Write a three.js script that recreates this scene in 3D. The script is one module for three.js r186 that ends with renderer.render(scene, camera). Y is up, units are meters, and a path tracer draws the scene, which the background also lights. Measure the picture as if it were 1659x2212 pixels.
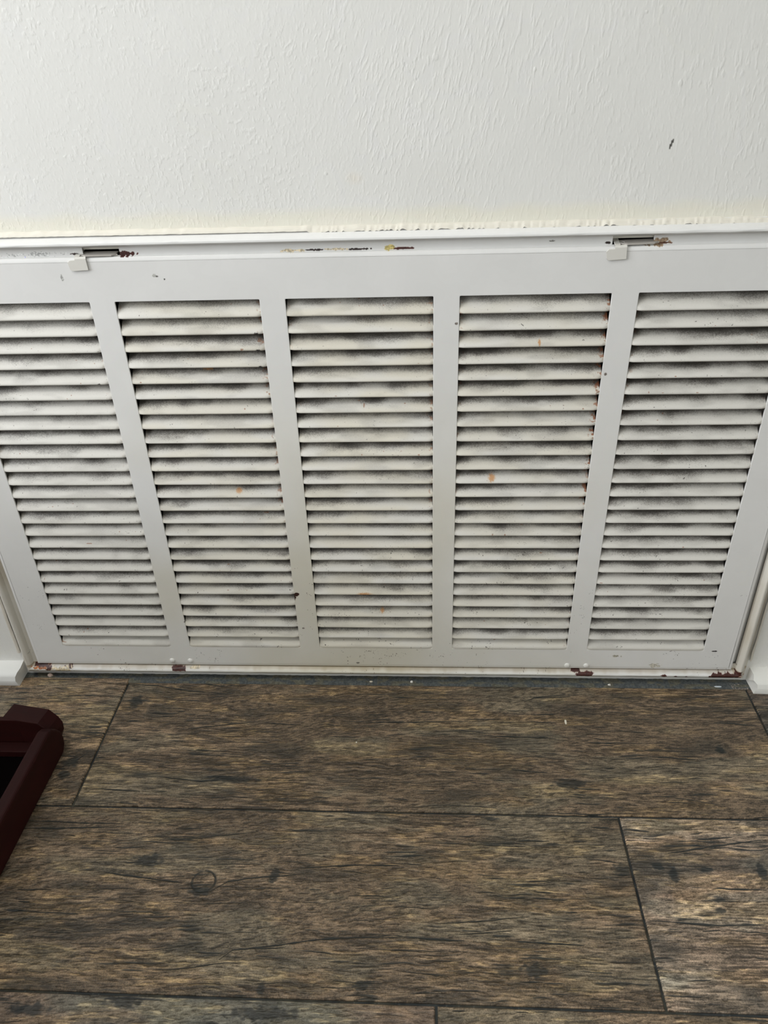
import * as THREE from 'three';
import { mergeGeometries, mergeVertices, toCreasedNormals } from 'three/addons/utils/BufferGeometryUtils.js';
import { RoundedBoxGeometry } from 'three/addons/geometries/RoundedBoxGeometry.js';
import { RectAreaLightUniformsLib } from 'three/addons/lights/RectAreaLightUniformsLib.js';

RectAreaLightUniformsLib.init();
// ------------------------------------------------------------------ camera, sky, lights, exposure
const scene = new THREE.Scene();
const camera = new THREE.PerspectiveCamera(68.114, 1659 / 2212, 0.02, 30);
camera.position.set(0.07086, 0.23132, 0.80434);
camera.rotation.set(-0.55567, 0.06486, -0.03614, 'YXZ');
scene.add(camera);

const renderer = new THREE.WebGLRenderer();
renderer.toneMapping = THREE.LinearToneMapping;
renderer.toneMappingExposure = 0.97;
renderer.shadowMap.enabled = true;

scene.background = new THREE.Color().setRGB(0.75, 0.86, 1.0);      // plain bright overcast sky outside the window
function areaLight(colour, intensity, w, h, from, to) {
  const l = new THREE.RectAreaLight(colour, intensity, w, h);
  l.position.set(...from); l.lookAt(...to); scene.add(l); return l;
}
// daylight through the window in the left wall, and an added fill light behind the camera
areaLight(new THREE.Color().setRGB(0.93, 0.955, 1.0), 11.0, 1.5, 1.3, [-2.27, 0.92, 1.25], [0, 0.92, 1.25]);
areaLight(new THREE.Color().setRGB(1.0, 0.985, 0.95), 3.3, 1.5, 1.1, [0.35, 0.95, 3.97], [0.35, 0.95, 0]);

areaLight(new THREE.Color().setRGB(1.0, 0.985, 0.95), 11, 0.55, 0.55, [-0.75, 1.795, 0.95], [-0.75, 0, 0.95001]);   // overhead key light added at the ceiling panel

// ------------------------------------------------------------------ helpers
const FLOOR = -0.558, WALL = -0.010, PITCH = 0.01905, ROWS = 26, SLOT = 0.15877, BAR = 0.027975;
let seedState = 7;
const rnd = () => { seedState = (seedState * 1664525 + 1013904223) >>> 0; return seedState / 4294967296; };
const clamp = (x, a = 0, b = 1) => x < a ? a : x > b ? b : x;
const sstep = (a, b, x) => { const t = clamp((x - a) / (b - a)); return t * t * (3 - 2 * t); };
const mixn = (a, b, t) => a + (b - a) * t;
function hash(ix, iy, s) {
  let h = Math.imul(ix, 374761393) + Math.imul(iy, 668265263) + Math.imul(s, 1442695041) | 0;
  h = Math.imul(h ^ (h >>> 13), 1274126177); h ^= h >>> 16;
  return (h >>> 0) / 4294967296;
}
function noise(x, y, s) {
  const ix = Math.floor(x), iy = Math.floor(y); let fx = x - ix, fy = y - iy;
  fx = fx * fx * (3 - 2 * fx); fy = fy * fy * (3 - 2 * fy);
  const a = hash(ix, iy, s), b = hash(ix + 1, iy, s), c = hash(ix, iy + 1, s), d = hash(ix + 1, iy + 1, s);
  return a + (b - a) * fx + (c - a) * fy + (a - b - c + d) * fx * fy;
}
function fbm(x, y, s, n = 3) {
  let v = 0, a = 0.5, t = 0;
  for (let i = 0; i < n; i++) { v += a * noise(x, y, s + i * 17); t += a; a *= 0.5; x = x * 2.03 + 11.3; y = y * 2.03 + 5.7; }
  return v / t;
}
function texture(w, h, fn, srgb = true) {       // fn(i, j) -> [r, g, b] in 0..255, j = 0 is the bottom row
  const d = new Uint8Array(w * h * 4);
  for (let j = 0; j < h; j++) for (let i = 0; i < w; i++) {
    const c = fn(i, j), k = (j * w + i) * 4;
    d[k] = clamp(c[0], 0, 255); d[k + 1] = clamp(c[1], 0, 255); d[k + 2] = clamp(c[2], 0, 255); d[k + 3] = 255;
  }
  return dataTex(d, w, h, srgb);
}
function dataTex(d, w, h, srgb) {
  const t = new THREE.DataTexture(d, w, h, THREE.RGBAFormat);
  t.magFilter = THREE.LinearFilter; t.minFilter = THREE.LinearMipmapLinearFilter; t.generateMipmaps = true;
  t.wrapS = t.wrapT = THREE.RepeatWrapping; if (srgb) t.colorSpace = THREE.SRGBColorSpace;
  t.needsUpdate = true; return t;
}
const used = {};
function numbered(n) { used[n] = (used[n] ?? -1) + 1; return used[n] ? `${n}_${String(used[n]).padStart(3, '0')}` : n; }
function mesh(name, geo, mat, parent = scene) {
  const m = new THREE.Mesh(geo, mat); m.castShadow = m.receiveShadow = true;
  m.name = parent === scene ? numbered(name) : name; parent.add(m); return m;
}
function struct(name, geo, mat) { const m = mesh(name, geo, mat); m.userData.kind = 'structure'; return m; }
function thing(name, label, category, pos = [0, 0, 0], group) {
  const g = new THREE.Group(); g.name = numbered(name); g.position.set(...pos); scene.add(g);
  g.userData = { label, category }; if (group) g.userData.group = group; return g;
}
const merge = (list) => mergeGeometries(list.map((g) => {
  const q = g.index ? g.toNonIndexed() : g; for (const k of Object.keys(q.attributes)) if (!['position', 'normal', 'uv'].includes(k)) q.deleteAttribute(k); return q;
}));
function box(x0, x1, y0, y1, z0, z1, r = 0) {
  const g = r ? new RoundedBoxGeometry(x1 - x0, y1 - y0, z1 - z0, 2, r) : new THREE.BoxGeometry(x1 - x0, y1 - y0, z1 - z0);
  return g.translate((x0 + x1) / 2, (y0 + y1) / 2, (z0 + z1) / 2);
}
function rectPath(x0, x1, y0, y1, r = 0, Cls = THREE.Shape) {
  const s = new Cls();
  if (!r) { s.moveTo(x0, y0); s.lineTo(x1, y0); s.lineTo(x1, y1); s.lineTo(x0, y1); s.closePath(); return s; }
  s.moveTo(x0 + r, y0); s.lineTo(x1 - r, y0); s.quadraticCurveTo(x1, y0, x1, y0 + r); s.lineTo(x1, y1 - r); s.quadraticCurveTo(x1, y1, x1 - r, y1);
  s.lineTo(x0 + r, y1); s.quadraticCurveTo(x0, y1, x0, y1 - r); s.lineTo(x0, y0 + r); s.quadraticCurveTo(x0, y0, x0 + r, y0); return s;
}
function grid(nu, nv, f) {                        // f(u, v) -> [x, y, z, tu, tv]
  const p = [], uv = [], idx = [];
  for (let j = 0; j <= nv; j++) for (let i = 0; i <= nu; i++) { const q = f(i / nu, j / nv); p.push(q[0], q[1], q[2]); uv.push(q[3] ?? i / nu, q[4] ?? j / nv); }
  for (let j = 0; j < nv; j++) for (let i = 0; i < nu; i++) { const a = j * (nu + 1) + i, b = a + 1, c = a + nu + 1, d = c + 1; idx.push(a, b, d, a, d, c); }
  const g = new THREE.BufferGeometry();
  g.setAttribute('position', new THREE.Float32BufferAttribute(p, 3)); g.setAttribute('uv', new THREE.Float32BufferAttribute(uv, 2));
  g.setIndex(idx); g.computeVertexNormals(); return g;
}
const paintUV = (g) => {                          // metres on the grille face -> the paint map
  const p = g.attributes.position, a = [];
  for (let i = 0; i < p.count; i++) a.push((p.getX(i) + 0.55) / 1.1, (p.getY(i) + 0.575) / 0.67);
  g.setAttribute('uv', new THREE.Float32BufferAttribute(a, 2)); return g;
};

// ------------------------------------------------------------------ materials
// painted, rolled plaster wall
const wallBump = (() => {
  const N = 2048, S = 1.1, h = new Float32Array(N * N);
  for (let j = 0; j < N; j++) for (let i = 0; i < N; i++) {
    const x = i / N * S, y = j / N * S;
    const wx = x + 0.0016 * (noise(x * 90, y * 60, 4) - 0.5);
    const rightward = sstep(0.45, 0.8, x);
    let a = fbm(wx * 420, y * mixn(270, 140, rightward), 11, 3);
    a = sstep(0.50, 0.80, a);
    const patch = sstep(0.32, 0.62, fbm(x * 17, y * 13, 15, 2));
    const fine = fbm(wx * 460, y * 190, 19, 2);
    const lump = fbm(x * 42, y * 34, 23, 2);
    h[j * N + i] = 0.16 + a * 0.42 * (0.45 + 0.45 * patch) + fine * 0.14 + lump * 0.22;
  }
  const nib = (wx, wy, r, amp, sx = 1) => {       // hard paint nibs and flakes
    const ci = (wx + 0.55) / S * N, cj = (wy + 0.575) / S * N, R = r / S * N;
    for (let j = -Math.ceil(R * 2); j <= R * 2; j++) for (let i = -Math.ceil(R * 2); i <= R * 2; i++) {
      const d = Math.hypot(i / sx, j) / R, k = ((Math.round(cj) + j + N) % N) * N + (Math.round(ci) + i + N) % N;
      if (d < 1) h[k] += amp * (1 - d * d) * (0.7 + 0.6 * noise(i * 0.7, j * 0.7, 31));
    }
  };
  nib(0.0805, 0.217, 0.0034, 0.7); nib(0.172, 0.205, 0.0022, 0.7, 0.7); nib(0.306, 0.190, 0.003, 0.6, 0.7); nib(-0.028, 0.121, 0.0018, 0.7);
  nib(0.267, 0.246, 0.0016, 0.6); nib(0.10, 0.187, 0.0016, -0.4); nib(-0.192, 0.196, 0.003, 0.4, 0.5);
  for (let k = 0; k < 26; k++) nib(0.058 + (rnd() - 0.5) * 0.02, 0.13 + rnd() * 0.09, 0.001 + rnd() * 0.0018, -0.45, 0.6);   // scabby old crack
  const d = new Uint8Array(N * N * 4);
  for (let k = 0; k < N * N; k++) { d[k * 4] = d[k * 4 + 1] = d[k * 4 + 2] = clamp(h[k]) * 255; d[k * 4 + 3] = 255; }
  return dataTex(d, N, N, false);
})();
const wallMap = (() => {
  const t = texture(1024, 1024, (i, j) => {
    const x = i / 1024 * 1.1 - 0.55, y = j / 1024 * 1.1 - 0.575, n = fbm(x * 14 + 20, y * 12 + 20, 51, 3) - 0.5;
    let c = [227 + n * 5, 226 + n * 5, 221 + n * 6];
    const cream = sstep(0.093, 0.079, y + 0.006 * (noise(x * 30, 3, 8) - 0.5)) * (y > 0.05 ? 1 : 0) * 0.8;    // cream tint on the wall just above the frame
    c = [c[0] + cream * 4, c[1] + cream * 1, c[2] - cream * 10];
    const nick = Math.hypot((x - 0.306 - (y - 0.139) * 0.35) / 0.0009, (y - 0.139) / 0.0048); if (nick < 1) c = [70, 68, 64];
    const smudge = Math.hypot((x - 0.0) / 0.012, (y - 0.116) / 0.008); if (smudge < 1) c[2] -= 9 * (1 - smudge), c[1] -= 4 * (1 - smudge);
    return c;
  });
  t.wrapS = t.wrapT = THREE.ClampToEdgeWrapping; return t;
})();
const wallMat = new THREE.MeshStandardMaterial({ map: wallMap, bumpMap: wallBump, bumpScale: 0.00044, roughness: 0.62 });
const roomMat = new THREE.MeshStandardMaterial({ color: 0xdcdcd6, roughness: 0.9 });
const caulkMat = new THREE.MeshStandardMaterial({ color: 0xdcd7ca, roughness: 0.6 });

// enamel of the grille: base colour, warm lower centre, painted side shade, specks and rust where the paint has gone
const paintMap = (() => {
  const w = 2048, h = 1248, d = new Uint8Array(w * h * 4), X = (i) => i / w * 1.1 - 0.55, Y = (j) => j / h * 0.67 - 0.575;
  for (let j = 0; j < h; j++) for (let i = 0; i < w; i++) {
    const x = X(i), y = Y(j), k = (j * w + i) * 4;
    let r = 224, g = 223, b = 220;
    const tone = sstep(0.45, -0.05, Math.abs(x + 0.02) + (fbm(x * 8 + 9, y * 8 + 9, 61, 3) - 0.5) * 0.5) * sstep(0.0, -0.42, y);  // warmer and darker towards the bottom centre
    r -= tone * 15; g -= tone * 19; b -= tone * 32;
    const n = fbm(x * 30 + 40, y * 30 + 40, 63, 3) - 0.5; r += n * 6; g += n * 6; b += n * 6;
    const sp = noise(x * 800, y * 800, 67), dens = sstep(0.55, 0.75, fbm(x * 22 + 7, y * 22 + 3, 69, 2)) * sstep(-0.3, -0.5, y);
    if (dens > 0.1 && sp > 0.93 - dens * 0.06 && noise(x * 170, y * 170, 71) > 0.62) { r -= 95; g -= 98; b -= 98; }
    if (y < -0.531) {                                               // darker and browner along the bottom bead's upper seam
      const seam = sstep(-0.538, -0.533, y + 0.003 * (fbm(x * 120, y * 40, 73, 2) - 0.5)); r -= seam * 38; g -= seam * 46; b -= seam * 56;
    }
    if (Math.abs(x) > 0.5) { const gr = sstep(0.35, 0.7, fbm(x * 70, y * 9, 75, 3)) * 0.7; r -= 10 + gr * 30; g -= 13 + gr * 36; b -= 20 + gr * 44; }  // brown shadow of the frame's side strips painted into the colour, with streaks
    d[k] = r; d[k + 1] = g; d[k + 2] = b; d[k + 3] = 255;
  }
  function blob(cx, cy, rx, ry, col, rough = 0.5, s = 1, square = false) {
    const i0 = Math.floor((cx - rx * 1.6 + 0.55) / 1.1 * w), i1 = Math.ceil((cx + rx * 1.6 + 0.55) / 1.1 * w);
    const j0 = Math.floor((cy - ry * 1.6 + 0.575) / 0.67 * h), j1 = Math.ceil((cy + ry * 1.6 + 0.575) / 0.67 * h);
    for (let j = Math.max(0, j0); j <= Math.min(h - 1, j1); j++) for (let i = Math.max(0, i0); i <= Math.min(w - 1, i1); i++) {
      const dx = Math.abs(X(i) - cx) / rx, dy = Math.abs(Y(j) - cy) / ry;
      const q = (square ? Math.pow(dx ** 5 + dy ** 5, 0.2) : Math.hypot(dx, dy)) + (fbm(X(i) * 400, Y(j) * 400, 80 + s, 2) - 0.5) * rough * 2;
      const a = sstep(1.06, 0.94, q), k = (j * w + i) * 4, v = 0.75 + 0.5 * noise(X(i) * 900, Y(j) * 900, 90 + s);
      for (let c = 0; c < 3; c++) d[k + c] = mixn(d[k + c], col[c] * v, a);
    }
  }
  const RUST = [66, 30, 24], DARK = [44, 33, 30], ORANGE = [160, 96, 52], TAN = [202, 188, 160], GREY = [120, 118, 112];
  // bottom bead
  blob(-0.289, -0.5367, 0.0105, 0.0028, RUST, 0.25, 1, true); blob(-0.265, -0.5350, 0.009, 0.0012, TAN, 0.6, 2);
  blob(0.294, -0.5385, 0.0120, 0.0032, RUST, 0.35, 3, true); blob(0.281, -0.5343, 0.006, 0.0014, RUST, 0.5, 4);
  blob(0.405, -0.5395, 0.004, 0.0026, RUST, 0.5, 5); blob(0.421, -0.5405, 0.0022, 0.0012, RUST, 0.4, 6); blob(0.436, -0.541, 0.0016, 0.0008, RUST, 0.4, 7);
  blob(0.486, -0.5400, 0.0185, 0.0045, RUST, 0.4, 8, true); blob(0.507, -0.538, 0.006, 0.006, RUST, 0.6, 9);
  blob(-0.493, -0.5350, 0.013, 0.0040, ORANGE, 0.8, 10); blob(-0.4955, -0.5335, 0.010, 0.0022, RUST, 0.5, 11); blob(-0.484, -0.5375, 0.0045, 0.0036, RUST, 0.4, 12);
  blob(-0.452, -0.5355, 0.006, 0.0018, RUST, 0.9, 13); blob(-0.466, -0.538, 0.014, 0.0035, TAN, 1.1, 14);
  blob(0.513, -0.545, 0.006, 0.006, [190, 160, 140], 0.7, 15);
  blob(-0.34, -0.546, 0.02, 0.0012, [188, 170, 160], 0.9, 18);
  // strip above the door: chips of rust and bare metal
  blob(-0.0445, 0.0492, 0.0115, 0.0009, DARK, 0.6, 20); blob(0.0015, 0.0490, 0.0125, 0.0009, DARK, 0.7, 21); blob(0.0465, 0.0490, 0.0120, 0.0012, RUST, 0.5, 22);
  blob(0.0335, 0.0500, 0.0050, 0.0028, [208, 190, 122], 0.5, 23); blob(-0.068, 0.0490, 0.011, 0.0012, TAN, 0.9, 24); blob(-0.02, 0.0494, 0.012, 0.0010, TAN, 0.9, 25);
  blob(-0.2455, 0.0495, 0.011, 0.0024, RUST, 0.8, 26); blob(-0.300, 0.0500, 0.0035, 0.0012, DARK, 0.6, 27);
  blob(0.256, 0.0500, 0.0035, 0.0012, DARK, 0.4, 28); blob(0.306, 0.0500, 0.012, 0.0030, [150, 128, 104], 0.8, 29); blob(0.311, 0.0490, 0.009, 0.0009, [96, 60, 40], 0.7, 30);
  blob(-0.34, 0.0502, 0.03, 0.0018, [206, 206, 203], 1.3, 31); blob(0.20, 0.053, 0.003, 0.0006, GREY, 0.4, 32);
  // scuffs on the face
  blob(-0.2165, 0.0268, 0.0034, 0.0013, [168, 167, 162], 1.2, 40); blob(-0.2145, 0.0262, 0.0018, 0.0009, [96, 94, 90], 0.6, 41); blob(-0.207, 0.023, 0.001, 0.001, [80, 78, 74], 0.5, 42);
  blob(-0.318, 0.0255, 0.0012, 0.0035, [168, 167, 163], 1.0, 43); blob(0.335, -0.507, 0.006, 0.0018, [176, 172, 156], 1.0, 44); blob(0.39, -0.524, 0.007, 0.003, [196, 192, 178], 1.2, 45);
  blob(0.467, -0.4965, 0.0038, 0.0012, [40, 36, 34], 0.4, 46); blob(-0.027, -0.524, 0.0028, 0.0012, [110, 106, 96], 0.5, 47);
  blob(-0.1095, -0.405, 0.0048, 0.0052, [52, 30, 24], 0.6, 48); blob(-0.104, -0.401, 0.0035, 0.003, [52, 30, 24], 0.5, 49); blob(-0.1120, -0.290, 0.0026, 0.005, [92, 44, 30], 0.6, 50);
  for (const [x, y] of [[0.104, -0.03], [-0.11, -0.043], [0.27, -0.09], [0.295, -0.18], [-0.266, -0.45], [0.11, -0.42], [-0.10, -0.46]]) blob(x, y, 0.0016, 0.0012, [120, 112, 104], 0.6, 60);
  const t = dataTex(d, w, h, true); t.wrapS = t.wrapT = THREE.ClampToEdgeWrapping; return t;
})();
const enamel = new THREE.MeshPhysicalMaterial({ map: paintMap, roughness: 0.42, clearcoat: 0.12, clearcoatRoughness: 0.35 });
const latchMat = new THREE.MeshStandardMaterial({ color: 0xd6d3cb, roughness: 0.45 });
const latchDirty = new THREE.MeshStandardMaterial({ color: 0xb4afa8, roughness: 0.7 });
// slats: one atlas with a cell per slat, mildew gathered on the upper (inner) half, rust at the ends
const SW = 2045, SH = 2028, CW = 409, CH = 78;
const slatMap = texture(SW, SH, (i, j) => {
  const col = Math.min(4, Math.floor(i / CW)), row = ROWS - 1 - Math.min(ROWS - 1, Math.floor(j / CH));
  const u = (i - col * CW) / CW, v = (j % CH) / CH, s = 200 + col * 37 + row * 5;
  const x = u * SLOT, y = v * 0.022;
  const clean = row === ROWS - 1 ? 1 : 0;
  let r = 219, g = 216, b = 208;
  const yel = sstep(0, 2, 2.3 - Math.abs(col - 2)) * 0.9 * sstep(0.2, 0.7, fbm(x * 20, y * 60, s + 1, 2)); r -= yel * 2; g -= yel * 5; b -= yel * 13;
  const blotch = fbm(x * 150, y * 420, s, 3), edgeN = fbm(x * 34, 3, s + 3, 3), soot = fbm(x * 34, y * 130, s + 2, 2), amount = [0.8, 0.9, 0.85, 0.9, 0.95][col] * (row < 2 ? 0.7 : 1) * (1 - clean * 0.8);
  const grain = noise(x * 2300, y * 2600, s + 5), stip = 0.46 * grain + 0.34 * noise(x * 1500, y * 1700, s + 6) + 0.20 * blotch;
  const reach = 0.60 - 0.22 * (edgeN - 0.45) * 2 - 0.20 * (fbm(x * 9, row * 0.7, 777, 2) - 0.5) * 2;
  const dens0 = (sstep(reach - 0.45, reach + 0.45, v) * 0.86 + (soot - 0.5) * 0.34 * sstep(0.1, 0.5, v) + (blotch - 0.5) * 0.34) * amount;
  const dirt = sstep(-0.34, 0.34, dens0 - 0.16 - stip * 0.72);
  const tone = sstep(0.15, 0.85, v) * 0.30 * amount + sstep(0.45, 0.8, soot) * 0.10 + 0.03;  // smooth darkening towards the slat's inner edge
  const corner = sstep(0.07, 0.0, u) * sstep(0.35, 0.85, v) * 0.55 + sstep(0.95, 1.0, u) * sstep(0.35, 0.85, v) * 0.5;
  let k = clamp(dirt * 0.60 + tone * (0.7 + grain * 0.6) + corner * (0.35 + grain * 0.65) * (1 - clean * 0.6));
  const dens = sstep(0.48, 0.74, fbm(x * 30, y * 90, s + 7, 2)) * (row > 16 ? 1 : 0.5);
  k = Math.max(k, 0.85 * sstep(0.93 - dens * 0.10, 1.0 - dens * 0.10, noise(x * 900, y * 1000, s + 9)) * sstep(0.58, 0.66, noise(x * 190, y * 260, s + 11)));
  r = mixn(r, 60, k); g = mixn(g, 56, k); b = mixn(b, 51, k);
  const rustEnd = Math.max([0.2, 0.6, 0.5, 0.85, 0.15][col] * sstep(0.935, 1.0, u), 0.35 * sstep(0.05, 0.0, u)) * (row < 14 ? 1 : 0.35);
  const rs = sstep(0.62, 0.80, fbm(x * 420, y * 460, s + 13, 2) * 0.85 + rustEnd * 0.36 * sstep(0.1, 0.5, v)) * rustEnd * sstep(0.25, 0.6, noise(row * 3.7, col * 9.1, 915) + (row < 3 ? 0.3 : 0));
  const spot = noise(x * 190, y * 260, s + 15) > 0.962 && noise(x * 15, y * 20, s + 17) > 0.74 ? 0.5 : 0;
  const ru = Math.max(rs, spot); r = mixn(r, 122, ru); g = mixn(g, 66, ru); b = mixn(b, 38, ru);
  const streak = (c, rw, u0, w0, v0, hv) => (col === c && row === rw) ? sstep(1, 0.5, Math.hypot((u - u0) / w0, (v - v0) / hv) + (grain - 0.5) * 0.9) : 0;
  const st = Math.max(streak(2, 20, 0.43, 0.07, 0.12, 0.14), streak(1, 4, 0.56, 0.05, 0.9, 0.2), streak(3, 2, 0.55, 0.012, 0.3, 0.2), streak(2, 22, 0.57, 0.02, 0.5, 0.2), streak(1, 12, 0.66, 0.03, 0.5, 0.2), streak(3, 11, 0.27, 0.03, 0.4, 0.25));
  r = mixn(r, 186, st * 0.75); g = mixn(g, 128, st * 0.75); b = mixn(b, 74, st * 0.75);
  const chip = Math.max(streak(1, 1, 0.95, 0.016, 0.08, 0.1), streak(1, 2, 0.95, 0.02, 0.08, 0.09), streak(1, 3, 0.95, 0.014, 0.08, 0.09), streak(2, 4, 0.57, 0.012, 0.04, 0.06), streak(0, 4, 0.93, 0.012, 0.08, 0.08));
  r = mixn(r, 36, chip); g = mixn(g, 32, chip); b = mixn(b, 30, chip);
  return [r, g, b];
});
slatMap.wrapS = slatMap.wrapT = THREE.ClampToEdgeWrapping;
const slatMat = new THREE.MeshStandardMaterial({ map: slatMap, roughness: 0.5 });
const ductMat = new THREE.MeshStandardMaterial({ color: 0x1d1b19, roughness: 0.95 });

// wood-look porcelain planks
const bits = (t) => t.split(';').map((q) => q.trim().split(' ').map((p) => p.split(',').map(Number)));
function plankTextures(seed, L, W, w, h, opt = {}) {
  const o = { light: 1, green: 0, soft: 0, ribs: 0, rings: [], cracks: '', blots: '', n: 95, ...opt };
  const col = new Uint8Array(w * h * 4), bmp = new Uint8Array(w * h * 4), crackMap = new Float32Array(w * h);
  // drying cracks: thin tapered strokes that wander along the grain, plus the long ones that stand out
  const rr = (k, q) => hash(k, q, seed + 77);
  function stroke(pts, wide) {
    let len = 0; const seg = []; for (let k = 1; k < pts.length; k++) { const d = Math.hypot(pts[k][0] - pts[k - 1][0], pts[k][1] - pts[k - 1][1]); seg.push(d); len += d; }
    let run = 0;
    for (let k = 1; k < pts.length; k++) {
      const n = Math.ceil(seg[k - 1] / 0.0003);
      for (let q = 0; q < n; q++) {
        const t = q / n, x = mixn(pts[k - 1][0], pts[k][0], t), f = (run + seg[k - 1] * t) / len;
        const y = mixn(pts[k - 1][1], pts[k][1], t) + 0.0016 * (fbm(x * 70, pts[0][1] * 900, seed + 41, 2) - 0.5);
        const r = wide * Math.sqrt(Math.max(0.02, Math.sin(Math.PI * f))) * (0.35 + 1.1 * noise(x * 150, pts[0][1] * 500, seed + 43));
        const ci = x / L * w, cj = y / W * h, R = r / W * h;
        for (let b = Math.ceil(-R - 1); b <= R + 1; b++) { const ii = Math.round(ci), jj = Math.round(cj) + b; if (ii < 0 || jj < 0 || ii >= w || jj >= h) continue; const a = clamp(R + 0.6 - Math.abs(jj - cj)); if (a > crackMap[jj * w + ii]) crackMap[jj * w + ii] = a; }
      }
      run += seg[k - 1];
    }
  }
  for (let k = 0; k < o.n; k++) {
    const len = 0.012 + 0.09 * rr(k, 1) ** 3, x0 = rr(k, 2) * L, m = 5, pts = []; let y = rr(k, 3) * W, sl = (rr(k, 4) - 0.5) * 0.14;
    for (let q = 0; q <= m; q++) { pts.push([x0 + len * q / m, y]); y += (len / m) * sl; sl += (rr(k, 10 + q) - 0.5) * 0.16; }
    stroke(pts, (0.00022 + 0.00042 * rr(k, 5) ** 2) * (1 - 0.6 * o.soft));
  }
  if (o.cracks) for (const c of bits(o.cracks)) stroke(c, 0.00085);
  const blots = o.blots ? bits(o.blots)[0] : [];
  for (let j = 0; j < h; j++) for (let i = 0; i < w; i++) {
    const x = i / w * L, y = j / h * W;
    const wy = y + 0.009 * (fbm(x * 5, y * 9, seed, 2) - 0.5) + 0.0030 * (fbm(x * 30, y * 44, seed + 1, 2) - 0.5);
    let ring = 0, blot = 0;
    for (const [kx, ky, kr] of o.rings) { const q = Math.hypot((x - kx) / 1.05, y - ky) / kr; if (q < 1.5) ring = Math.max(ring, sstep(0.13, 0.03, Math.abs(q - 1)) * (0.25 + 0.95 * noise(x * 160, y * 160, seed + 2))); }
    for (const [bx, by, ra, rb] of blots) { const q = Math.hypot((x - bx) / ra, (y - by) / rb); if (q < 1.8) blot = Math.max(blot, sstep(1.25, 0.55, q + (fbm(x * 200, y * 320, seed + 21, 2) - 0.5) * 1.1)); }
    const hewn = mixn(fbm(x * 120, wy * 460, seed + 5, 4), fbm((x + wy * 0.5) * 140, (wy - x * 0.30) * 380, seed + 33, 4), sstep(0.42, 0.62, fbm(x * 5, y * 12, seed + 31, 2))), crev = sstep(0.60, 0.74, fbm((x + wy * 0.4) * 130, (wy - x * 0.12) * 640, seed + 25, 2));                 // rough, slanting tool marks
    const streak = fbm(x * 58, wy * 560, seed + 3, 3), band = fbm(x * 24, wy * 130, seed + 4, 3);
    const pat = fbm(x * 9, wy * 30, seed + 6, 3), tan = fbm(x * 16, wy * 60, seed + 8, 3), dk = fbm(x * 15 + 3, wy * 46, seed + 7, 3), micro = noise(x * 1500, y * 1700, seed + 22);
    const lin = sstep(0.38, 0.62, fbm(x * 6, wy * 17, seed + 23, 2));                          // where the fine grain shows through
    const flick = sstep(0.60, 0.76, fbm(x * 70, wy * 520, seed + 11, 2)) * sstep(0.46, 0.60, tan);
    const black = sstep(0.60, 0.74, dk + (hewn - 0.5) * 0.28);
    const line = sstep(0.68, 0.78, fbm(x * 30, wy * 560, seed + 14, 2)) * sstep(0.5, 0.62, fbm(x * 14, wy * 80, seed + 15, 2));
    const rib = o.ribs * (0.5 + 0.5 * Math.sin(wy * 1900 + 4 * noise(x * 12, y * 30, seed + 18))) * sstep(0.35, 0.5, noise(x * 7, y * 13, seed + 19));
    let t = 0.45 + (hewn - 0.5) * (0.86 - 0.4 * lin) + (streak - 0.5) * (0.2 + 0.75 * lin) + (band - 0.5) * (0.15 + 0.45 * lin) + (pat - 0.5) * 0.45 + (micro - 0.5) * 0.45 - rib * 0.2;
    t = clamp(0.45 + (t - 0.45) * 1.22 - crev * 0.20, 0, 1.25) - 0.02; t = t * (1 - o.soft * 0.35) + o.soft * 0.16;
    let r = mixn(61, 163, t), g = mixn(52, 139, t), b = mixn(41, 112, t);
    const gr = sstep(0.5, 0.66, pat) * 0.45 + o.green * 0.55 * sstep(0.3, 0.65, fbm(x * 9, y * 20, seed + 20, 2)); r = mixn(r, r * 0.80, gr); g = mixn(g, g * 0.91, gr); b = mixn(b, b * 0.96, gr);
    const tn = sstep(0.52, 0.68, tan) * 0.7; r += tn * 12; g += tn * 8; b += tn * 1;
    r += flick * 42; g += flick * 36; b += flick * 24;
    const ck = crackMap[j * w + i], below = j + 2 < h ? crackMap[(j + 2) * w + i] : 0;
    const D = clamp(black * 0.34 + line * 0.75 + ck + ring * 0.8 + blot * 0.72); r = mixn(r, 33, D); g = mixn(g, 34, D); b = mixn(b, 31, D);
    if (below > 0.5 && ck < 0.2) { r += 16; g += 14; b += 10; }
    const k = (j * w + i) * 4, q = o.light;
    col[k] = clamp(r * q, 0, 255); col[k + 1] = clamp(g * q, 0, 255); col[k + 2] = clamp(b * q * (o.green ? 1.05 : 1), 0, 255); col[k + 3] = 255;
    const hh = clamp(0.58 + (hewn - 0.5) * 0.85 + (streak - 0.5) * (0.2 + 0.4 * lin) + flick * 0.15 - line * 0.25 - crev * 0.3 - ck * 0.7 - ring * 0.35 - rib * 0.3) * 255;
    bmp[k] = bmp[k + 1] = bmp[k + 2] = hh; bmp[k + 3] = 255;
  }
  const map = dataTex(col, w, h, true), bump = dataTex(bmp, w, h, false);
  for (const t of [map, bump]) t.wrapS = t.wrapT = THREE.ClampToEdgeWrapping;
  return new THREE.MeshStandardMaterial({ map, bumpMap: bump, bumpScale: 0.0024, roughness: 0.6 });
}
const TL = 0.8835, TW = 0.2118;
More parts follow.
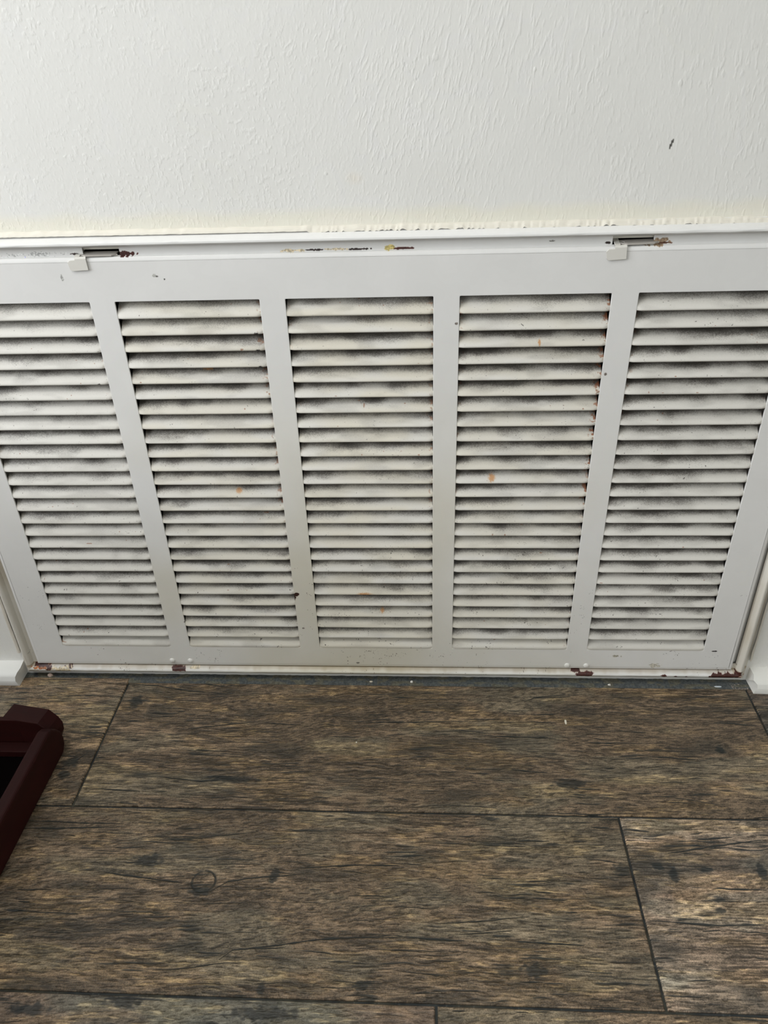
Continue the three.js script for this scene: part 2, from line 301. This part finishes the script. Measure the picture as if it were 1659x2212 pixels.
const plankMat = {
  back: plankTextures(301, TL, TW, 2048, 512, { light: 1.06, cracks: '0.109,0.123 0.151,0.131 0.198,0.138; 0.214,0.137 0.260,0.134; 0.322,0.142 0.367,0.140 0.427,0.142 0.493,0.144; 0.498,0.119 0.547,0.119 0.607,0.116; 0.075,0.219 0.112,0.210 0.144,0.204 0.157,0.210; -0.004,0.208 0.045,0.205 0.089,0.196 0.158,0.190; 0.643,0.110 0.720,0.110; 0.721,0.089 0.778,0.085; 0.821,0.148 0.845,0.147 0.879,0.142; 0.572,0.181 0.586,0.189 0.638,0.193; 0.094,0.044 0.150,0.038 0.196,0.042; 0.017,0.024 0.077,0.021; 0.542,0.064 0.588,0.060', blots: '0.814,0.102,0.0059,0.0068 0.614,0.044,0.0227,0.0075 0.021,0.174,0.0094,0.0141 0.190,0.042,0.0296,0.0056' }),
  backLeft: plankTextures(341, TL, TW, 2048, 512, { light: 1.16, n: 110, cracks: '0.834,0.096 0.870,0.103 0.884,0.109; 0.789,0.172 0.814,0.177 0.856,0.176; 0.861,0.062 0.873,0.077', blots: '0.857,0.062,0.0111,0.0089 0.856,0.043,0.0085,0.0072' }),
  backRight: plankTextures(381, TL, TW, 1024, 256, { light: 0.85, green: 1 }),
  middle: plankTextures(421, TL, TW, 2048, 512, { light: 1.06, rings: [[0.409, 0.118, 0.0125]], n: 80, cracks: '0.446,0.034 0.458,0.044 0.496,0.049 0.543,0.057 0.624,0.064; 0.624,0.064 0.658,0.061 0.696,0.060; 0.152,0.180 0.226,0.181 0.293,0.185; 0.170,0.191 0.246,0.189 0.294,0.189; 0.292,0.126 0.336,0.121 0.385,0.116; 0.419,0.107 0.437,0.119 0.472,0.125 0.513,0.129; 0.512,0.137 0.575,0.142 0.627,0.143; 0.850,0.198 0.874,0.196; 0.760,0.177 0.799,0.178; 0.862,0.138 0.885,0.138; 0.743,0.061 0.818,0.059', blots: '0.487,0.127,0.0057,0.0087 0.406,0.106,0.0113,0.0053 0.874,0.144,0.0112,0.0072 0.594,0.014,0.0100,0.0043 0.764,0.033,0.0137,0.0070 0.494,0.007,0.0041,0.0059 0.340,0.142,0.0161,0.0080' }),
  middleRight: plankTextures(461, TL, TW, 2048, 512, { light: 1.36, green: 0.6, ribs: 1, n: 110, cracks: '0.001,0.196 0.030,0.193; 0.079,0.183 0.122,0.188; 0.043,0.165 0.098,0.176 0.153,0.185; 0.082,0.125 0.137,0.124; 0.004,0.087 0.078,0.084 0.123,0.086', blots: '0.028,0.150,0.0066,0.0050 0.043,0.140,0.0055,0.0082 0.083,0.112,0.0058,0.0036 0.081,0.100,0.0053,0.0040 0.079,0.146,0.0081,0.0044 0.140,0.145,0.0050,0.0098' }),
  front: plankTextures(501, TL, TW, 2048, 512, { light: 1.15, green: 1, soft: 0.6, n: 20, blots: '0.581,0.206,0.0205,0.0058 0.489,0.196,0.0183,0.0065 0.717,0.199,0.0357,0.0064' }),
  frontRight: plankTextures(541, TL, TW, 2048, 512, { light: 1.2 }),
};
const groutMat = new THREE.MeshStandardMaterial({ map: texture(512, 512, (i, j) => { const n = fbm(i / 7, j / 7, 601, 3), q = noise(i / 1.7, j / 1.7, 607) > 0.9 ? 34 : 0; const w = sstep(0.45, 0.7, fbm(i / 23, j / 23, 611, 2)); return [30 + n * 40 + q + w * 12, 33 + n * 40 + q + w * 8, 35 + n * 36 + q]; }), roughness: 0.95 });
groutMat.map.repeat.set(8, 8);

// ------------------------------------------------------------------ the room
const RX = 2.3, RZ = 4.0, TOP = 1.86, TH = 0.14;
{ // back wall with the opening for the return-air grille
  const s = rectPath(-RX - TH, RX + TH, FLOOR - 0.05, TOP + 0.1);
  s.holes.push(rectPath(-0.503, 0.500, -0.5345, 0.0535, 0, THREE.Path));
  const g = new THREE.ExtrudeGeometry(s, { depth: TH, bevelEnabled: false }).translate(0, 0, WALL - TH);
  const p = g.attributes.position, uv = [];
  for (let i = 0; i < p.count; i++) uv.push((p.getX(i) + 0.55) / 1.1, (p.getY(i) + 0.575) / 1.1);
  g.setAttribute('uv', new THREE.Float32BufferAttribute(uv, 2));
  struct('wall_back', g, wallMat);
}
function sideWall(name, depthAt, w0, w1, hole, turn) {
  const s = rectPath(w0, w1, FLOOR - 0.05, TOP + 0.1);
  if (hole) s.holes.push(rectPath(...hole, 0, THREE.Path));
  const g = new THREE.ExtrudeGeometry(s, { depth: TH, bevelEnabled: false });
  if (turn) g.rotateY(-Math.PI / 2).translate(depthAt, 0, 0); else g.translate(0, 0, depthAt);   // shape x becomes world z
  return struct(name, g, roomMat);
}
sideWall('wall_left', -RX, WALL, RZ, [0.45, 2.05, 0.22, 1.62], true);
sideWall('wall_right', RX + TH, WALL, RZ, null, true);
sideWall('wall_front', RZ, -RX - TH, RX + TH, [-0.45, 1.15, 0.35, 1.55], false);
struct('ceiling', box(-RX - TH, RX + TH, TOP, TOP + 0.12, WALL - TH, RZ + TH), new THREE.MeshStandardMaterial({ color: 0xe4e4e0, roughness: 0.95 }));
const whiteTrim = new THREE.MeshStandardMaterial({ color: 0xe2e2dc, roughness: 0.45 });
const glass = new THREE.MeshPhysicalMaterial({ transmission: 1, thickness: 0, roughness: 0.02, color: 0xffffff });
function windowUnit(name, w0, w1, y0, y1, place) {
  const bars = [box(w0, w1, y0, y0 + 0.05, -0.03, 0.03), box(w0, w1, y1 - 0.05, y1, -0.03, 0.03), box(w0, w0 + 0.05, y0 + 0.05, y1 - 0.05, -0.03, 0.03), box(w1 - 0.05, w1, y0 + 0.05, y1 - 0.05, -0.03, 0.03), box((w0 + w1) / 2 - 0.02, (w0 + w1) / 2 + 0.02, y0 + 0.05, y1 - 0.05, -0.025, 0.025)];
  const m = struct(name, place(merge(bars)), whiteTrim);
  mesh('pane', place(box(w0 + 0.05, w1 - 0.05, y0 + 0.05, y1 - 0.05, -0.003, 0.003)), glass, m);
}
windowUnit('window_1', 0.45, 2.05, 0.22, 1.62, (g) => g.rotateY(-Math.PI / 2).translate(-RX - 0.09, 0, 0));
windowUnit('added_window_2', -0.45, 1.15, 0.35, 1.55, (g) => g.translate(0, 0, RZ + 0.09));  // unseen window, added to house the fill light behind the camera

{ // unseen ceiling light panel, added as an overhead key
  const L = thing('added_ceiling_light', 'square white ceiling light panel added out of view as overhead light', 'light', [-0.75, TOP, 0.95]);
  mesh('housing', box(-0.31, 0.31, -0.05, 0, -0.31, 0.31, 0.006), whiteTrim, L);
  mesh('diffuser', box(-0.275, 0.275, -0.058, -0.050, -0.275, 0.275, 0.002), new THREE.MeshStandardMaterial({ color: 0xffffff, emissive: 0xfff6e6, emissiveIntensity: 1.5 }), L);
}

// floor: grout bed with porcelain planks laid proud of it
const floor = struct('floor', box(-RX - TH, RX + TH, FLOOR - 0.06, FLOOR - 0.0026, WALL - TH, RZ + TH), groutMat);
function plankGeo(x0, x1, z0, z1, u0 = 0, u1 = 1) {
  const c = 0.0012, y = FLOOR, yb = FLOOR - 0.008, L = x1 - x0, W = z1 - z0;
  const loops = [[0, yb], [0, y - c], [c, y]], pts = (o, yy) => [[x0 + o, yy, z1 - o], [x1 - o, yy, z1 - o], [x1 - o, yy, z0 + o], [x0 + o, yy, z0 + o]];
  const p = [], uv = [], push = (q) => { p.push(...q); uv.push(mixn(u0, u1, (q[0] - x0) / L), (z1 - q[2]) / W); };
  const quad = (a, b, d, e) => { for (const q of [a, b, d, a, d, e]) push(q); };
  for (let k = 0; k < 2; k++) { const A = pts(...loops[k]), B = pts(...loops[k + 1]); for (let i = 0; i < 4; i++) quad(A[i], A[(i + 1) % 4], B[(i + 1) % 4], B[i]); }
  const T = pts(...loops[2]); quad(T[0], T[1], T[2], T[3]);
  const g = new THREE.BufferGeometry(); g.setAttribute('position', new THREE.Float32BufferAttribute(p, 3)); g.setAttribute('uv', new THREE.Float32BufferAttribute(uv, 2)); g.computeVertexNormals(); return g;
}
const J = 0.0014;                                                  // half a joint
const rowZ = [0.0075, 0.2205, 0.4340, 0.6475, 0.861];
const names = Object.values(plankMat);
function row(r, x0, mats) {                                        // mats in order from the plank that starts at x0 - TL
  mats.forEach((m, k) => {
    const a = x0 + (k - 1) * (TL + 0.0028), zs = rowZ[r] + J - (r === 0 && k === 0 ? 0.009 : 0);
    mesh('floor_plank', plankGeo(a + J, a + TL + 0.0028 - J, zs, rowZ[r + 1] - J), m, floor);
  });
}
row(0, -0.3660, [plankMat.backLeft, plankMat.back, plankMat.backRight]);
row(1, 0.2985 - TL - 0.0028, [plankMat.frontRight, plankMat.middle, plankMat.middleRight]);
row(2, 0.0800, [plankMat.front, plankMat.frontRight]);
row(3, -0.24, [plankMat.middle, plankMat.backLeft, plankMat.back]);

// shoe mouldings left and right of the grille
function shoe(x0, x1, endAt) {
  const prof = [[WALL, FLOOR], [0.0185, FLOOR], [0.0192, FLOOR + 0.010], [0.0170, FLOOR + 0.0155], [0.0120, FLOOR + 0.0195], [0.004, FLOOR + 0.0225], [WALL, FLOOR + 0.0235]];
  const n = 60, pos = [], idx = [], m = prof.length;
  for (let i = 0; i <= n; i++) {
    const t = i / n, x = x0 + (x1 - x0) * t, nearEnd = Math.abs(x - endAt) < 1e-6;
    prof.forEach(([z, y], k) => {
      const rag = nearEnd ? (noise(k * 1.7, 3, 701) - 0.5) * 0.005 + (k === 2 || k === 3 ? 0.003 : 0) * Math.sign((x0 + x1) / 2 - endAt) : 0;
      pos.push(x + rag, y + (k > 1 ? (noise(x * 60, k, 703) - 0.5) * 0.0012 : 0), z + (k > 0 && k < 5 ? (noise(x * 55, k * 3, 705) - 0.5) * 0.0012 : 0));
    });
  }
  for (let i = 0; i < n; i++) for (let k = 0; k < m; k++) { const a = i * m + k, b = i * m + (k + 1) % m, c = a + m, d = b + m; idx.push(a, c, b, b, c, d); }
  for (const [base, flip] of [[0, 1], [n * m, 0]]) for (let k = 1; k < m - 1; k++) flip ? idx.push(base, base + k, base + k + 1) : idx.push(base, base + k + 1, base + k);
  const g = new THREE.BufferGeometry(); g.setAttribute('position', new THREE.Float32BufferAttribute(pos, 3)); g.setIndex(idx);
  return toCreasedNormals(g, 0.7);
}
struct('baseboard_left', shoe(-RX, -0.5275, -0.5275), new THREE.MeshStandardMaterial({ color: 0xe3e3df, roughness: 0.5 }));
struct('baseboard_right', shoe(0.5265, RX, 0.5265), new THREE.MeshStandardMaterial({ color: 0xe3e2dc, roughness: 0.5 }));

// uneven caulk between frame and wall
function caulk(x0, y0, x1, y1, n, wIn, wOut, ragIn, seed, lift = 0.003) {
  const L = Math.hypot(x1 - x0, y1 - y0), nx = -(y1 - y0) / L, ny = (x1 - x0) / L;
  return grid(n, 5, (u, v) => {
    const inner = wIn + ragIn(u) * (0.8 * noise(u * n * 0.55, 1, seed) + 0.5 * noise(u * n * 0.2, 5, seed) - 0.2), outer = wOut + 0.0012 * noise(u * n * 0.12, 2, seed);
    const o = mixn(-inner, outer, v), z = WALL - 0.0004 + Math.sin(Math.PI * Math.min(1, v * 1.02)) * lift * (0.8 + 0.4 * noise(u * n * 0.3, v * 3, seed + 4)) + (1 - v) * 0.0050;
    return [x0 + (x1 - x0) * u + nx * o, y0 + (y1 - y0) * u + ny * o, z];
  });
}
struct('trim_1', caulk(-0.56, 0.0715, 0.56, 0.0700, 950, 0.0028, 0.0014, (u) => u > 0.455 ? 0.0030 : 0.0006, 811, 0.0013), caulkMat);
struct('trim_2', caulk(-0.5295, -0.515, -0.5295, 0.07, 160, 0.0055, 0.002, () => 0.001, 821, 0.003), new THREE.MeshStandardMaterial({ color: 0xd2ccc0, roughness: 0.6 }));
struct('trim_3', caulk(0.5235, 0.07, 0.5235, -0.52, 160, 0.001, 0.003, () => 0.001, 831, 0.0012), new THREE.MeshStandardMaterial({ color: 0xcfc9bd, roughness: 0.6 }));

// grey gap filler between the first planks and the wall, uneven on top
struct('trim_4', grid(260, 8, (u, v) => { const x = mixn(-0.53, 0.53, u), z = mixn(0.0086, WALL, v), e = sstep(0, 0.15, v); return [x, FLOOR - 0.0024 + e * (0.0011 + 0.0012 * fbm(x * 260, z * 420, 841, 2)), z, x * 2.4, z * 39]; }),
  new THREE.MeshStandardMaterial({ map: texture(1024, 64, (i, j) => { const n = fbm(i / 5, j / 5, 851, 3), w = sstep(0.45, 0.65, fbm(i / 30, j / 22, 853, 2)), q = noise(i / 1.4, j / 1.4, 857) > 0.93 ? 38 : 0; return [54 + n * 46 + q + w * 18, 58 + n * 46 + q + w * 12, 60 + n * 42 + q]; }), roughness: 0.95 }));

// duct behind the grille
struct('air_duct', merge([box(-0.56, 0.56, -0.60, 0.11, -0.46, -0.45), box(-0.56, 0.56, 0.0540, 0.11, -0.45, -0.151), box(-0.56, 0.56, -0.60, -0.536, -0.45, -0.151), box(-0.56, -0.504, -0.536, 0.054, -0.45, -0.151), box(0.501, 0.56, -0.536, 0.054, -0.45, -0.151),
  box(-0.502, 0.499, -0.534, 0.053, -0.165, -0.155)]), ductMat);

// ------------------------------------------------------------------ the return-air grille
const grille = thing('return_air_grille', 'wide white louvred return-air grille with rusty chips set in wall above floor', 'vent');
const GL = -0.508, GR = 0.504, GT = 0.0570, GB = -0.5332;           // inner edge of the frame's bead
function sweep(profile, L, R, B, T, sc, seg = 60) {                 // profile [offset outward, z]; closed rectangle, mitred
  const list = [], at = (o) => [L - o * sc[0], R + o * sc[1], B - o * sc[2], T + o * sc[3]];
  const side = (pa, pb) => grid(seg, profile.length - 1, (u, v) => {
    const k = Math.round(v * (profile.length - 1)), [o, z] = profile[k], [l, r, b, t] = at(o), c = { lb: [l, b], rb: [r, b], rt: [r, t], lt: [l, t] };
    return [mixn(c[pa][0], c[pb][0], u), mixn(c[pa][1], c[pb][1], u), z];
  });
  for (const [a, b] of [['rb', 'lb'], ['rt', 'rb'], ['lt', 'rt'], ['lb', 'lt']]) list.push(toCreasedNormals(side(a, b), 0.9));
  return merge(list);
}
{
  const bead = [[0, -0.0052], [0.03, -0.0022], [0.10, 0.0010], [0.22, 0.0032], [0.36, 0.0041], [0.52, 0.0041], [0.68, 0.0030], [0.82, 0.0006], [0.92, -0.0030], [0.98, -0.0062], [1.02, -0.0082], [1.45, -0.0090], [1.45, -0.0099]];
  const strip = rectPath(GL - 0.0005, GR + 0.0005, GB - 0.0005, GT + 0.0005);
  strip.holes.push(rectPath(-0.492, 0.5036, -0.523, 0.039, 0, THREE.Path));
  for (const [a, b] of [[-0.2905, -0.2510], [0.2610, 0.3020]]) strip.holes.push(rectPath(a, b, 0.0483, 0.0566, 0, THREE.Path));
  const g = merge([sweep(bead, GL, GR, GB, GT, [0.0122, 0.0122, 0.0142, 0.0098]), new THREE.ExtrudeGeometry(strip, { depth: 0.001, bevelEnabled: false }).translate(0, 0, -0.0056)]);
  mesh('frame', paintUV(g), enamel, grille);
}
const DL = -0.5005, DR = 0.4978, DT = 0.0475, DB = -0.5312;
const colX = [0, 1, 2, 3, 4].map((c) => (c - 2) * (SLOT + BAR));
const door = (() => {
  const s = rectPath(DL + 0.004, DR - 0.004, DB + 0.004, DT - 0.004);
  for (const cx of colX) s.holes.push(rectPath(cx - SLOT / 2, cx + SLOT / 2, -ROWS * PITCH, 0, 0.0012, THREE.Path));
  const flat = new THREE.ExtrudeGeometry(s, { depth: 0.0012, bevelEnabled: true, bevelThickness: 0.0005, bevelSize: 0.0005, bevelOffset: -0.0005, bevelSegments: 2, curveSegments: 4 }).translate(0, 0, -0.0017);
  const edge = sweep([[-0.0050, 0], [-0.0030, 0], [-0.0018, -0.0002], [-0.0008, -0.0007], [-0.0002, -0.0015], [0, -0.0026], [0, -0.0046], [-0.001, -0.0046], [-0.0012, -0.0020], [-0.0050, -0.0016]], DL, DR, DB, DT, [1, 1, 1, 1], 2);
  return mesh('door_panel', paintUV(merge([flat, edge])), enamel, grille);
})();
// slats, each pressed out of the sheet: rounded lip in front, rising towards the back
const prof = [[-0.0012, 0.0002], [0.0004, 0.0000], [0.0013, 0.0007], [0.0013, 0.0020], [0.0004, 0.0042], [-0.0016, 0.0073], [-0.0042, 0.0105], [-0.0072, 0.0136], [-0.0098, 0.0160], [-0.0116, 0.0174]];
const arc = [0]; for (let k = 1; k < prof.length; k++) arc.push(arc[k - 1] + Math.hypot(prof[k][0] - prof[k - 1][0], prof[k][1] - prof[k - 1][1]));
for (let c = 0; c < 5; c++) for (let r = 0; r < ROWS; r++) {
  const cx = colX[c], yb = -(r + 1) * PITCH, last = r === ROWS - 1, m = prof.length - 1, NU = 16;
  const us = [0, 0.006, 0.015, 0.03, 0.05, 0.09, 0.2, 0.35, 0.5, 0.65, 0.8, 0.91, 0.95, 0.97, 0.985, 0.994, 1];
  const sag = (hash(c, r, 907) - 0.5) * 0.0005;
  const face = (off) => grid(NU, m, (ui, v) => {
    const u = us[Math.round(ui * NU)], k = Math.round(v * m), t = arc[k] / arc[m];
    const hw = SLOT / 2 + (t < 0.3 ? 0.0003 : -0.0001 - 0.0008 * t), e = Math.min(u, 1 - u) * SLOT, end = Math.exp(-((e / 0.0030) ** 2));
    let [z, y] = prof[k];
    const a = prof[Math.max(0, k - 1)], b = prof[Math.min(m, k + 1)], tl = Math.hypot(b[0] - a[0], b[1] - a[1]), ny = (b[0] - a[0]) / tl, nz = -(b[1] - a[1]) / tl;
    if (last && k < 3) { z = [-0.0012, -0.0003, 0.0001][k]; y = [-0.0006, -0.0012, -0.0004][k]; } else if (last) z = Math.min(z, 0.0006);
    z = mixn(z, Math.min(z, -0.0004), end * (t < 0.4 ? 1 : 0.2)); y += end * 0.0004 * (t < 0.3 ? 1 : 0.3);
    y += sag * Math.sin(Math.PI * u);
    return [cx + (u - 0.5) * 2 * hw, yb + y + ny * off, z + nz * off, (c + clamp(u, 0.004, 0.996)) * CW / SW, (ROWS - 1 - r + clamp(t, 0.02, 0.98)) * CH / SH];
  });
  const front = face(0), back = face(0.0007); const id = back.index.array; for (let k = 0; k < id.length; k += 3) { const q = id[k]; id[k] = id[k + 1]; id[k + 1] = q; } back.computeVertexNormals();
  const n = mesh('slat', merge([front, back]), slatMat, door);
  n.name = c + r ? `slat_${String(c * ROWS + r).padStart(3, '0')}` : 'slat';
}
// rivets along the bottom edge of the door
[-0.2968, -0.2702, 0.2698, 0.2962].forEach((x, k) => {
  const g = new THREE.LatheGeometry([[0.0041, -0.0002], [0.0040, 0.0006], [0.0034, 0.0015], [0.0022, 0.0022], [0.0010, 0.00245], [0, 0.0025]].map(([a, b]) => new THREE.Vector2(a, b)), 20).rotateX(Math.PI / 2).translate(x, k < 2 ? -0.5222 : -0.5248, 0);
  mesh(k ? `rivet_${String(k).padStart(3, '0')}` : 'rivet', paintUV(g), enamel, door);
});
// two spring latches that come out of slots above the door and fold down over it
function latch(x, tilt, k) {
  const ex = (s, d, b = 0.0002) => new THREE.ExtrudeGeometry(s, { depth: d, bevelEnabled: true, bevelThickness: b, bevelSize: b, bevelOffset: -b, bevelSegments: 2 });
  const poly = (pts) => { const s = new THREE.Shape(); pts.forEach(([a, b], i) => i ? s.lineTo(a, b) : s.moveTo(a, b)); s.closePath(); return s; };
  const L = new THREE.Group(); L.name = k ? `latch_${String(k).padStart(3, '0')}` : 'latch'; L.position.set(x, 0.0480, 0); L.rotation.z = tilt; grille.add(L);
  const tab = ex(poly([[0.0025, -0.0030], [0, -0.0052], [0.0010, -0.0120], [0.0030, -0.0140], [0.0208, -0.0132], [0.0204, -0.0012], [0.0085, -0.0014], [0.0080, -0.0028]]), 0.0010).translate(0, 0, 0.0008);
  const bend = grid(2, 6, (u, v) => { const a = v * Math.PI / 2; return [mixn(0.0083, 0.0205, u), -0.0016 + Math.sin(a) * 0.0022, -0.0004 + Math.cos(a) * 0.0022]; });
  const neck = box(0.0083, 0.0140, -0.0004, 0.0006, -0.022, 0.0006, 0.0003).rotateX(0.2).translate(0, 0.0008, 0);
  mesh('tab', merge([tab, bend, neck]), latchMat, L);
  const arm = poly([[0.0145, 0.013], [0.0130, 0.0040], [0.0205, -0.0004], [0.0480, 0.0006], [0.0520, 0.0036], [0.0520, 0.013]]);
  arm.holes.push(new THREE.Path().absellipse(0.0175, 0.0062, 0.0016, 0.0019, 0, Math.PI * 2));
  mesh('arm', ex(arm, 0.0008).rotateX(-Math.PI / 2 + 0.10).translate(0, 0.0006, 0.0006), latchDirty, L);
  mesh('arm_edge', merge([box(0.0200, 0.0480, 0.0000, 0.0016, -0.0018, -0.0004, 0.0004), box(-0.0035, 0.0035, 0, 0.0013, -0.0006, 0.0006, 0.0003).rotateY(0.55).translate(0.0502, 0.0004, -0.0026)]), latchMat, L);
}
latch(-0.3068, 0.0, 0); latch(0.2545, 0.02, 1);

// ------------------------------------------------------------------ dark red furniture at the left
{
  const wood = texture(512, 256, (i, j) => { const n = fbm(i / 60, j / 4, 951, 3), q = fbm(i / 120, j / 30, 953, 2); return [33 + n * 18 + q * 6, 8 + n * 5 + q * 3, 7 + n * 4 + q * 2]; });
  const m = new THREE.MeshPhysicalMaterial({ map: wood, roughness: 0.6, specularIntensity: 0.35 });
  const pale = new THREE.MeshStandardMaterial({ color: 0xc09a72, roughness: 0.6 });
  const B = thing('wooden_furniture_base', 'dark red stained wooden furniture base with rounded rail, cut off by the left edge', 'furniture', [-0.42, FLOOR, 0.14]);
  // built in the furniture's own frame: x to the right, y up from the floor, z towards the viewer
  const shape = (pts, d, bev) => { const q = new THREE.Shape(); pts.forEach(([a, b], i) => i ? q.lineTo(a, b) : q.moveTo(a, b)); q.closePath(); return new THREE.ExtrudeGeometry(q, { depth: d - 2 * bev, bevelEnabled: true, bevelThickness: bev, bevelSize: bev, bevelOffset: -bev, bevelSegments: 3 }).translate(0, 0, bev); };
  const block = shape([[-0.057, 0.0], [-0.002, 0.0], [0.0085, 0.022], [0.010, 0.034], [0.006, 0.044], [-0.005, 0.0552], [-0.057, 0.0552]], 0.026, 0.0015).rotateY(-0.17).translate(-0.001, 0, -0.0245);
  mesh('corner_block', block, m, B);
  // side rail running towards the viewer: rounded end and eased upper edge
  const rail = shape([[-0.70, 0.0005], [0.001, 0.0005], [0.0095, 0.008], [0.012, 0.018], [0.0105, 0.030], [0.004, 0.041], [-0.004, 0.0500], [-0.012, 0.0535], [-0.70, 0.0535]], 0.017, 0.0035).rotateY(Math.PI / 2).translate(-0.0065, 0, 0);
  mesh('side_rail', rail, m, B);
  mesh('end_panel', box(-0.80, -0.008, 0.012, 0.0548, -0.012, -0.005, 0.0012), m, B);
  mesh('ledge', box(-0.80, -0.008, 0.006, 0.016, -0.004, 0.013, 0.0012), m, B);
  mesh('shade_board', box(-0.80, -0.008, 0.001, 0.006, 0.012, 0.084, 0.001), new THREE.MeshPhysicalMaterial({ color: 0x070303, roughness: 0.95, specularIntensity: 0.1 }), B);  // near-black sheet standing in for the shade inside the base
  for (let k = 0; k < 3; k++) mesh(k ? `slat_${String(k).padStart(3, '0')}` : 'slat', box(-0.80, -0.007, 0.004, 0.012, 0.086 + k * 0.14, 0.110 + k * 0.14, 0.002), k ? m : pale, B);
  // unseen legs, seat and apron, added to shade the floor on the left
  for (const [x, z] of [[-0.28, 0.24], [-0.28, 0.64], [-0.78, 0.24], [-0.78, 0.64]]) mesh('added_leg', box(x - 0.02, x + 0.02, 0.0, 0.44, z - 0.02, z + 0.02, 0.003), m, B);
  mesh('added_seat', box(-0.84, -0.06, 0.44, 0.475, 0.12, 0.74, 0.006), m, B);
  mesh('added_apron', box(-0.80, -0.10, 0.36, 0.44, 0.15, 0.17, 0.002), m, B);
}

// ------------------------------------------------------------------ crumbs on the floor by the wall
function crumb(label, x, z, sx, sy, sz, colour, seed, category = 'paint chip', name = 'paint_chip') {
  const g = new THREE.IcosahedronGeometry(1, 2), p = g.attributes.position;
  for (let i = 0; i < p.count; i++) { const a = p.getX(i), b = p.getY(i), c = p.getZ(i), q = 0.72 + 0.5 * noise(a * 1.7 + 9, b * 1.7 + c * 1.3 + 9, seed); p.setXYZ(i, a * q * sx, Math.max(b * q, -0.5) * sy, c * q * sz); }
  const G = toCreasedNormals(g, 0.6); G.computeBoundingBox(); G.translate(0, -G.boundingBox.min.y, 0);
  const m = mesh(name, G, new THREE.MeshStandardMaterial({ color: colour, roughness: 0.9 }));
  const onPlank = z > 0.009 || (x < -0.37 && z > 0);
  m.position.set(x, onPlank ? FLOOR : FLOOR - 0.0012, z); m.userData = { label, category };
}
crumb('pinkish beige paint flake on the dark grout near the left frame corner', -0.4899, -0.0035, 0.0040, 0.0035, 0.0024, 0xd8c2b4, 3);
crumb('tiny white paint crumb on the grout below the fourth louvre column', 0.3317, 0.0035, 0.0020, 0.0018, 0.0016, 0xe6e2da, 5);
crumb('small white paint crumb on the grout below the middle bar, brightest there', 0.0497, 0.0020, 0.0020, 0.0022, 0.0018, 0xf0ede6, 7);
crumb('small beige grit crumb on the grout below the middle louvre column', -0.0090, 0.0020, 0.0022, 0.0015, 0.0014, 0xc9bfae, 9);
crumb('thin curl of white lint lying on the large brown plank below the right rivets', 0.2593, 0.0748, 0.0014, 0.0008, 0.0042, 0xe2dccb, 11, 'lint', 'lint_curl');
crumb('tiny white speck of plaster in the middle of the large brown plank', -0.0216, 0.1151, 0.0011, 0.0008, 0.0011, 0xefeade, 13, 'plaster speck', 'plaster_speck');
{ // dust and lint swept into the right corner
  const list = [];
  for (let k = 0; k < 110; k++) {
    const a = rnd() * 6.283, r = Math.sqrt(rnd()), q = 0.0004 + rnd() * 0.0010, g = new THREE.IcosahedronGeometry(1, 1), p = g.attributes.position;
    for (let i = 0; i < p.count; i++) { const f = 0.6 + 0.8 * noise(p.getX(i) * 1.9 + k, p.getY(i) * 1.9 + p.getZ(i) + k, 41); p.setXYZ(i, p.getX(i) * f * q * (1 + rnd() * 0.02), p.getY(i) * f * q * 0.55, p.getZ(i) * f * q); }
    list.push(g.translate(Math.cos(a) * r * 0.013, q * 0.35, Math.sin(a) * r * 0.006 + Math.cos(a) * r * 0.002));
  }
  const m = mesh('dust_clump', merge(list), new THREE.MeshStandardMaterial({ color: 0x857d74, roughness: 1 })); m.position.set(0.512, FLOOR - 0.0018, 0.0035);
  m.userData = { label: 'low grey clump of dust in the right corner where frame meets the baseboard', category: 'dust' };
}
crumb('pale blue white flake of paint lying beside the dust in the right corner', 0.4830, 0.0045, 0.0050, 0.0012, 0.0014, 0xc4ccd2, 17);

renderer.render(scene, camera);
